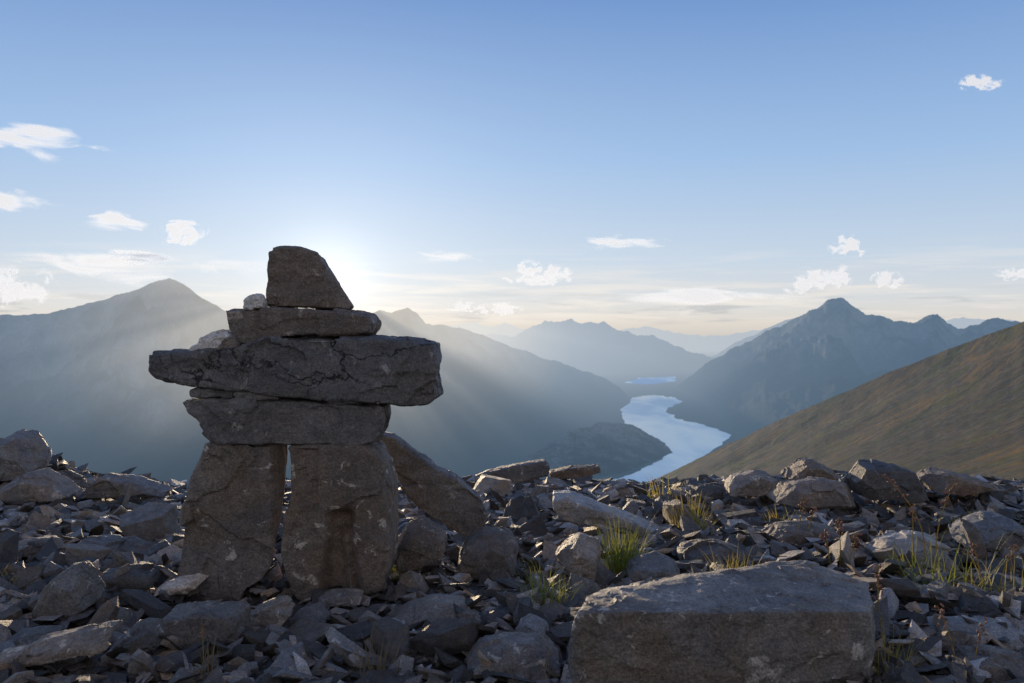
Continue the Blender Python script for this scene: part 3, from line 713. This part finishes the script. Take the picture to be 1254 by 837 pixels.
while cnt < LIM and tries < 40000:
    tries += 1
    frac = cnt / LIM
    Y = 1.48 + 3.0 * rng.random() ** .95
    x = rng.uniform(-.65, .65) * Y
    if frac < .10: s = rng.uniform(.17, .23) if Y > 2.3 else rng.uniform(.12, .17)
    elif frac < .48: s = rng.uniform(.10, .16)
    else: s = rng.uniform(.065, .105)
    if abs(x + .55) < .35 and 1.8 < Y < 2.1: s = min(s, .08)
    r_ = s * .40
    ok = True
    for (hx, hy, hr) in hero:
        if (hx - x) ** 2 + (hy - Y) ** 2 < (hr * .8 + r_ * .7) ** 2: ok = False; break
    if ok:
        for (hx, hy, hr) in FIG + TP:
            if (hx - x) ** 2 + (hy - Y) ** 2 < (hr + r_) ** 2: ok = False; break
    if ok:
        for (hx, hy, hr) in placed:
            if (hx - x) ** 2 + (hy - Y) ** 2 < ((hr + r_) * .85) ** 2: ok = False; break
    if not ok: continue
    placed.append((x, Y, r_))
    fl = rng.random() < .87
    me = rng.choice(flats if fl else blocks)
    o = bpy.data.objects.new('loose_rock', me); C.objects.link(o)
    o.scale = (s * rng.uniform(1.0, 1.6), s * rng.uniform(.8, 1.1), s * rng.uniform(.8, 1.2))
    tl = (.38 if fl else .26) * (1 if Y < 3.8 else .5)
    o.rotation_euler = (rng.gauss(0, tl), rng.gauss(0, tl), rng.uniform(0, 6.28))
    hh = s * (.12 if fl else .26)
    o.location = (x, Y, gz(x, Y) + hh * rng.uniform(.5, 1.0) + rng.uniform(.012, .030))
    px = 627 + x / Y * F
    side_ = 'left of the figure' if px < 230 else 'around the feet of the figure' if px < 500 else 'in the middle of the picture' if px < 850 else 'on the right side'
    dist_ = 'near' if Y < 2.4 else 'middle' if Y < 3.5 else 'far skyline'
    shape = 'flat' if fl else 'blocky'
    size = 'large' if s > .16 else 'medium' if s > .105 else 'small'
    tag(o, f'{size} {shape} grey angular rock in the {dist_} rubble {side_}', 'rock', f'{size} {shape} rocks in the {dist_} rubble {side_}')
    cnt += 1
# uncountable rubble
shards = []
for i in range(36):
    me = rock_mesh(400 + i, (.08, .12, .20, .38)[i % 4], cuts=0, bevel=0)
    n = len(me.vertices); co = np.empty(n * 3); me.vertices.foreach_get('co', co)
    shards.append((co.reshape(-1, 3), np.array([list(p.vertices) for p in me.polygons])))
    bpy.data.meshes.remove(me)
VV, FF, TT = [], [], []; off = 0
for i in range(21000):
    Y = 1.3 + 3.8 * rng.random() ** .95
    x = rng.uniform(-.78, .78) * Y
    s = (.014 + .082 * rng.random() ** 2.1) * (1.0 + .22 * (Y - 1.5))
    if abs(x + .55) < .33 and 1.85 < Y < 2.12: s *= .6
    co, f = shards[rng.randrange(36)]
    tl = .42 if Y < 3.9 else .22
    e = np.array(Euler((rng.gauss(0, tl), rng.gauss(0, tl), rng.uniform(0, 6.28))).to_matrix())
    c2 = (co * np.array([s * rng.uniform(.9, 1.8), s, s * rng.uniform(.6, 1.2)])) @ e.T
    c2 = c2 + np.array([x, Y, gz(x, Y) + s * .10 + .016 * rng.random()])
    VV.append(c2); FF.append(f + off); TT.append(np.full(len(c2), rng.random())); off += len(c2)
V = np.concatenate(VV); Fc = np.concatenate(FF); T = np.concatenate(TT)
me = bpy.data.meshes.new('rubble')
me.vertices.add(len(V)); me.vertices.foreach_set('co', V.ravel())
me.loops.add(Fc.size); me.loops.foreach_set('vertex_index', Fc.ravel().astype(np.int32))
me.polygons.add(len(Fc)); me.polygons.foreach_set('loop_start', np.arange(0, Fc.size, 3, dtype=np.int32))
me.update(calc_edges=True); me.validate()
me.polygons.foreach_set('use_smooth', [False] * len(me.polygons))
at = me.attributes.new('tone', 'FLOAT', 'POINT'); at.data.foreach_set('value', T)
tag(link('rubble', me, M_rubble), 'loose grey stone chips covering the ridge between the rocks', 'rubble', kind='stuff')
# ---------------------------------------------------------------- plants
def leaf_mat(name, ca, cb, tl=.5):
    m, g = newmat(name)
    oc = g.n('ShaderNodeTexCoord').outputs['Object']
    col = g.mix(g.mr(g.noise(oc, 45, 3), .35, .65), ca, cb)
    di = g.n('ShaderNodeBsdfPrincipled', {'Base Color': col, 'Roughness': .6}).outputs[0]
    tr = g.n('ShaderNodeBsdfTranslucent', {0: col}).outputs[0]
    out(g, g.n('ShaderNodeMixShader', {0: tl, 1: di, 2: tr}).outputs[0]); return m
MATS = {'g': leaf_mat('green_grass', c4(.13, .17, .025), c4(.34, .32, .06)), 'y': leaf_mat('yellow_grass', c4(.27, .25, .05), c4(.46, .34, .10)), 'd': leaf_mat('dry_grass', c4(.32, .23, .11), c4(.20, .13, .06))}
MRd = leaf_mat('red_seed', c4(.24, .11, .08), c4(.38, .20, .14), .3)
def blade(V, Fs, p0, ang, lean, L, w, curl, seg=6):
    d = Vector((math.cos(ang), math.sin(ang), 0)); s = Vector((-d.y, d.x, 0))
    p = Vector(p0); th = lean; b = len(V)
    for k in range(seg + 1):
        t = k / seg; ww = w * (1 - t) ** .7
        V.append(tuple(p - s * ww)); V.append(tuple(p + s * ww + Vector((0, 0, ww * .3))))
        p = p + (d * math.sin(th) + Vector((0, 0, math.cos(th)))) * (L / seg)
        th += curl / seg
    for k in range(seg):
        a = b + 2 * k; Fs.append((a, a + 1, a + 3, a + 2))
def tuft(label, px, py, hpx, n, spread, mat, seed, lean=.5, cat='grass'):
    Y = groundY(px, min(py, 836)); p = P(px, py, Y); H = hpx / F * Y; wid = .0006 * Y
    r = random.Random(seed); V = []; Fs = []
    for i in range(n):
        a = r.uniform(0, 6.28); rr = spread * r.random() ** .6
        blade(V, Fs, (rr * math.cos(a), rr * math.sin(a) * .7, -.01), r.uniform(0, 6.28) if r.random() < .4 else a, abs(r.gauss(0, lean)), H * r.uniform(.4, 1.3), wid * r.uniform(.7, 1.4), r.uniform(.1, 1.5))
    me = bpy.data.meshes.new('grass_tuft'); me.from_pydata(V, [], Fs)
    me.materials.append(MATS[mat])
    o = link('grass_tuft', me, None, None, (p.x, Y - .03, gz(p.x, Y) + .026)); tag(o, label, cat)
for t in TUFTS: tuft(*t)
def stalk(label, px, py, topx, topy, seed, heads=14, hs=.0035, mat_h=None, bow=0):
    Y = groundY(px, min(py, 830)) - .02; p = P(px, py, Y); q = P(topx, topy, Y)
    r = random.Random(seed)
    e = bpy.data.objects.new('seed_stalk', None); C.objects.link(e); e.location = p; tag(e, label, 'plant')
    d = q - p; bend = Vector((bow or r.uniform(-.15, .15), r.uniform(-.1, .1), 0)) * d.length
    def pt(t): return d * t + bend * (4 * t * (1 - t)) * .5
    V = []; Fs = []; n = 14
    for k in range(n + 1):
        c = pt(k / n); rad = .00095 * Y * (1 - .5 * k / n)
        for a in range(4):
            V.append((c.x + rad * math.cos(a * 1.571), c.y + rad * math.sin(a * 1.571), c.z))
    for k in range(n):
        for a in range(4):
            Fs.append((k * 4 + a, k * 4 + (a + 1) % 4, k * 4 + 4 + (a + 1) % 4, k * 4 + 4 + a))
    me = bpy.data.meshes.new('stem'); me.from_pydata(V, [], Fs); link('stem', me, MATS['y'], e)
    bm = bmesh.new()
    for k in range(heads):
        t = 1 - .26 * (k / heads)
        c = pt(t) + Vector((r.uniform(-1, 1), r.uniform(-1, 1), r.uniform(-1, 1))) * hs * 1.7 * (1 + .6 * k / heads)
        mt = Matrix.Translation(c) @ Euler((r.uniform(-1, 1), r.uniform(-1, 1), 0)).to_matrix().to_4x4() @ Matrix.Diagonal((hs * .6, hs * .6, hs * r.uniform(.9, 1.5), 1))
        bmesh.ops.create_icosphere(bm, subdivisions=1, radius=1, matrix=mt)
    me = bpy.data.meshes.new('seed_head'); bm.to_mesh(me); bm.free(); link('seed_head', me, mat_h or MRd, e)
for a in [
    ('tall thin stalk rising in front of the right edge of the big boulder', 1102, 850, 1076, 692, 1, 18, .0040, None, -.15),
    ('tall arching stalk with seeds standing on the right skyline', 1130, 700, 1082, 582, 2, 18, .0046, None, .35),
    ('slender leaning stalk left of the right edge rocks', 1148, 700, 1170, 590, 3, 20, .0046, None, -.2),
    ('thin upright stalk between the arching and the leaning stalks', 1120, 700, 1118, 618, 11, 14, .0042),
    ('short red seed stalk left of the red cluster', 975, 672, 986, 612, 4, 18, .0055),
    ('second short red stalk close beside the left red stalk', 982, 674, 998, 622, 12, 14, .0052),
    ('red seed stalk at the left of the red cluster', 1018, 700, 1010, 652, 5, 18, .0052),
    ('red seed stalk in the middle of the red cluster', 1028, 702, 1026, 636, 6, 18, .0052),
    ('red seed stalk at the right of the red cluster', 1036, 704, 1050, 654, 7, 18, .0052),
    ('dry stalk with seed head at the lower right', 1170, 845, 1148, 742, 8, 16, .0040, None, .12),
    ('short bent stalk at the lower right near the corner rock', 1192, 840, 1206, 762, 14, 14, .0038, None, -.15),
    ('short stalk by the dry arching clump', 1205, 725, 1192, 664, 9, 16, .0045),
    ('thin stalk leaning right at the far right edge', 1222, 730, 1243, 668, 13, 14, .0045),
    ('dry stalk at the bottom left of centre', 250, 850, 247, 760, 10, 10, .003)]:
    stalk(*a)
print('rocks', cnt, 'heroes', len(hero))
